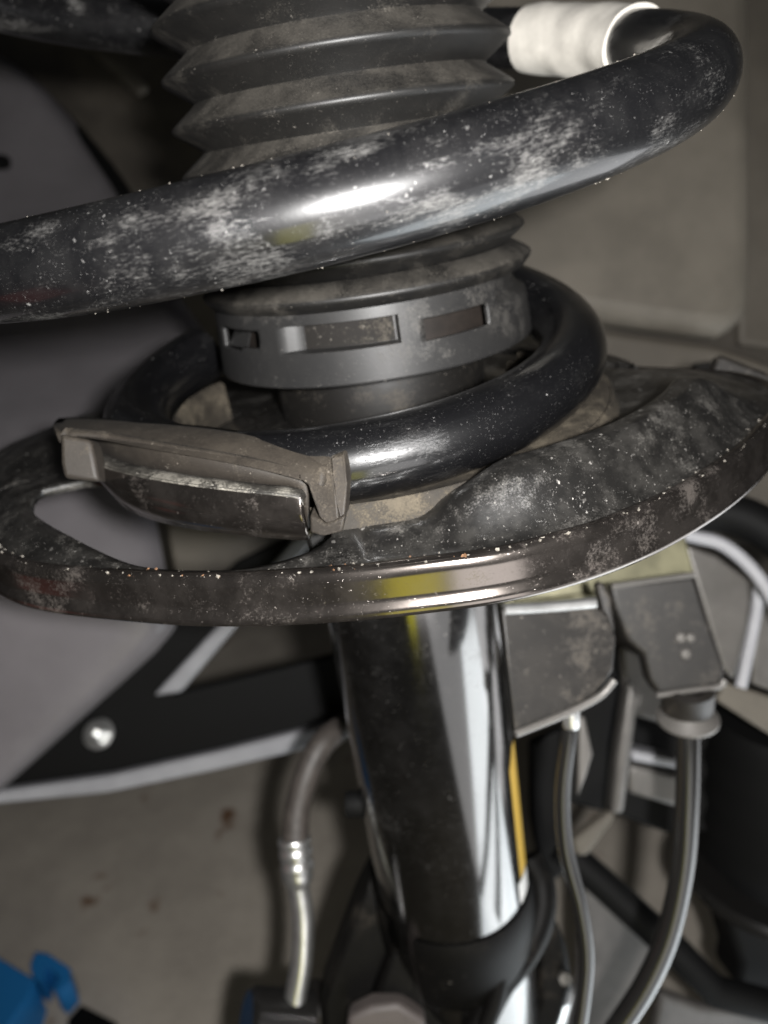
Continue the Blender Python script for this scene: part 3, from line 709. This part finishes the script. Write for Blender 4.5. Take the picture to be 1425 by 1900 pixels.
ll = thing('fender_liner', 'smooth grey plastic splash shield with a curved edge at the left, behind the spring', 'liner', at(0, 1450, 430))
edge = [(100, -20), (130, 30), (170, 80), (225, 130), (300, 190), (370, 235), (450, 278), (560, 330), (660, 400), (780, 350), (860, 290), (940, 276), (1000, 290), (1060, 302), (1120, 318), (1160, 322), (1200, 288), (1260, 222), (1340, 130), (1400, 62), (1450, 4), (1500, -50)]
rows = []
for i in range(len(edge)-1):
    for k in range(3):
        t = k/3; y = edge[i][0]+(edge[i+1][0]-edge[i][0])*t; xr = edge[i][1]+(edge[i+1][1]-edge[i][1])*t
        row = []
        for j in range(13):
            x = -320+(xr+320)*j/12
            d = 640-240*ss(120, 1150, y) - 22*math.sin((x+320)/700*math.pi)*ss(1300, 700, y) + 10*ss(560, 640, y)*ss(300, 100, x)*(1-ss(640, 800, y))
            if j == 12: d += 5
            row.append(at(x, y, d))
        rows.append(row)
V, F = grid(rows); mesh('shield', V, F, M_left, ll, solid=4, angle=60)
V, F = slab([(-500, -350), (720, -350), (720, 1010), (480, 1060), (-500, 1060)], 700, 6)
iw = thing('inner_wing', 'dark brown inner wing panel in the upper left background behind the ribbed boot', 'panel', at(300, 1000, 545))
mesh('skin', V, F, M_dark, iw)
V, F = sweep(catmull([at(-60, 95, 642), at(20, 128, 638), at(90, 190, 630), at(160, 265, 612), at(225, 350, 592), at(270, 440, 566), at(320, 545, 530)], 6), 5.0, 14); mesh('seam_lip', V, F, M_black, iw)
V, F = slab([(150, 75), (235, 120), (275, 160), (255, 175), (205, 130)], 640, 8); mesh('rib', V, F, M_liner, iw, bevel=3)
V, F = slab([(-80, 290), (10, 280), (40, 340), (30, 400), (-80, 430)], 590, 10); mesh('dark_hole', V, F, M_black, iw, bevel=8)  # black slab stands in for the darkness of a hole
V, F = slab([(300, 940), (560, 930), (610, 1000), (520, 1055), (460, 1075), (330, 1110)], 500, 8); mesh('lower_skin', V, F, M_liner, iw, bevel=3)

cm = thing('crossmember', 'black crossmember with pale lower lip in the left background behind the brake hose', 'crossmember', at(300, 1450, 480))
V, F = slab([(-120, 1505), (0, 1435), (150, 1300), (330, 1140), (440, 1040), (600, 960), (610, 1010), (420, 1180), (330, 1284), (640, 1210), (700, 1200), (700, 1330), (560, 1365), (250, 1430), (0, 1480)], 470, 10)
mesh('web', V, F, M_black, cm, bevel=2)
V, F = slab([(-140, 1490), (0, 1468), (200, 1440), (400, 1396), (560, 1356), (700, 1318), (700, 1352), (580, 1388), (400, 1430), (200, 1472), (0, 1492), (-140, 1512)], 462, 12)
mesh('lip', V, F, M_light, cm, bevel=2)
V, F = slab([(283, 1292), (400, 1165), (545, 1000), (600, 985), (545, 1045), (440, 1160), (335, 1285)], 466, 10)
mesh('diagonal_strip', V, F, M_light, cm, bevel=2)
ax = (-FWD*0.86+UP*0.42-RIGHT*0.1).normalized()
V, F = lathe([(0, 0), (8.5, 0), (8.5, 1.6), (7.2, 2.0), (6.0, 2.0)], n=32, axis=ax, org=at(184, 1362, 468)); bo = mesh('bolt', V, F, M_metal, cm)
V, F = lathe([(6.4, 2), (6.4, 6.5), (5.6, 7.4), (3, 7.4), (3, 12), (0, 12.3)], n=6, axis=ax, org=at(184, 1362, 468)); mesh('bolt_head', V, F, M_metal, bo, smooth=False)

# ================================================================== THINGS ON THE FLOOR
def on_floor(pts, h0, h1):
    top = [at_z(x, y, -ZO+h1) for x, y in pts]
    return prism(top, (0, 0, h0-h1))
bl = thing('blue_crate', 'bright blue plastic tray corner on the concrete at the bottom left', 'tray', at_z(40, 1850, -ZO))
V, F = on_floor([(-120, 1700), (-10, 1772), (64, 1816), (54, 1846), (8, 1912), (-120, 1980)], 1, 34); mesh('body', V, F, M_blue, bl, bevel=1)
V, F = on_floor([(56, 1790), (66, 1766), (88, 1768), (130, 1796), (132, 1820), (110, 1844), (98, 1834), (112, 1812), (84, 1792), (80, 1822), (60, 1812)], 8, 30); mesh('handle', V, F, M_blue, bl, bevel=0.8)
V, F = on_floor([(150, 1862), (215, 1895), (240, 1960), (120, 1960), (125, 1890)], 1, 20)
mesh('black_block', V, F, M_black, label='small black block lying on the concrete at the bottom edge beside the blue tray', cat='block', bevel=2)
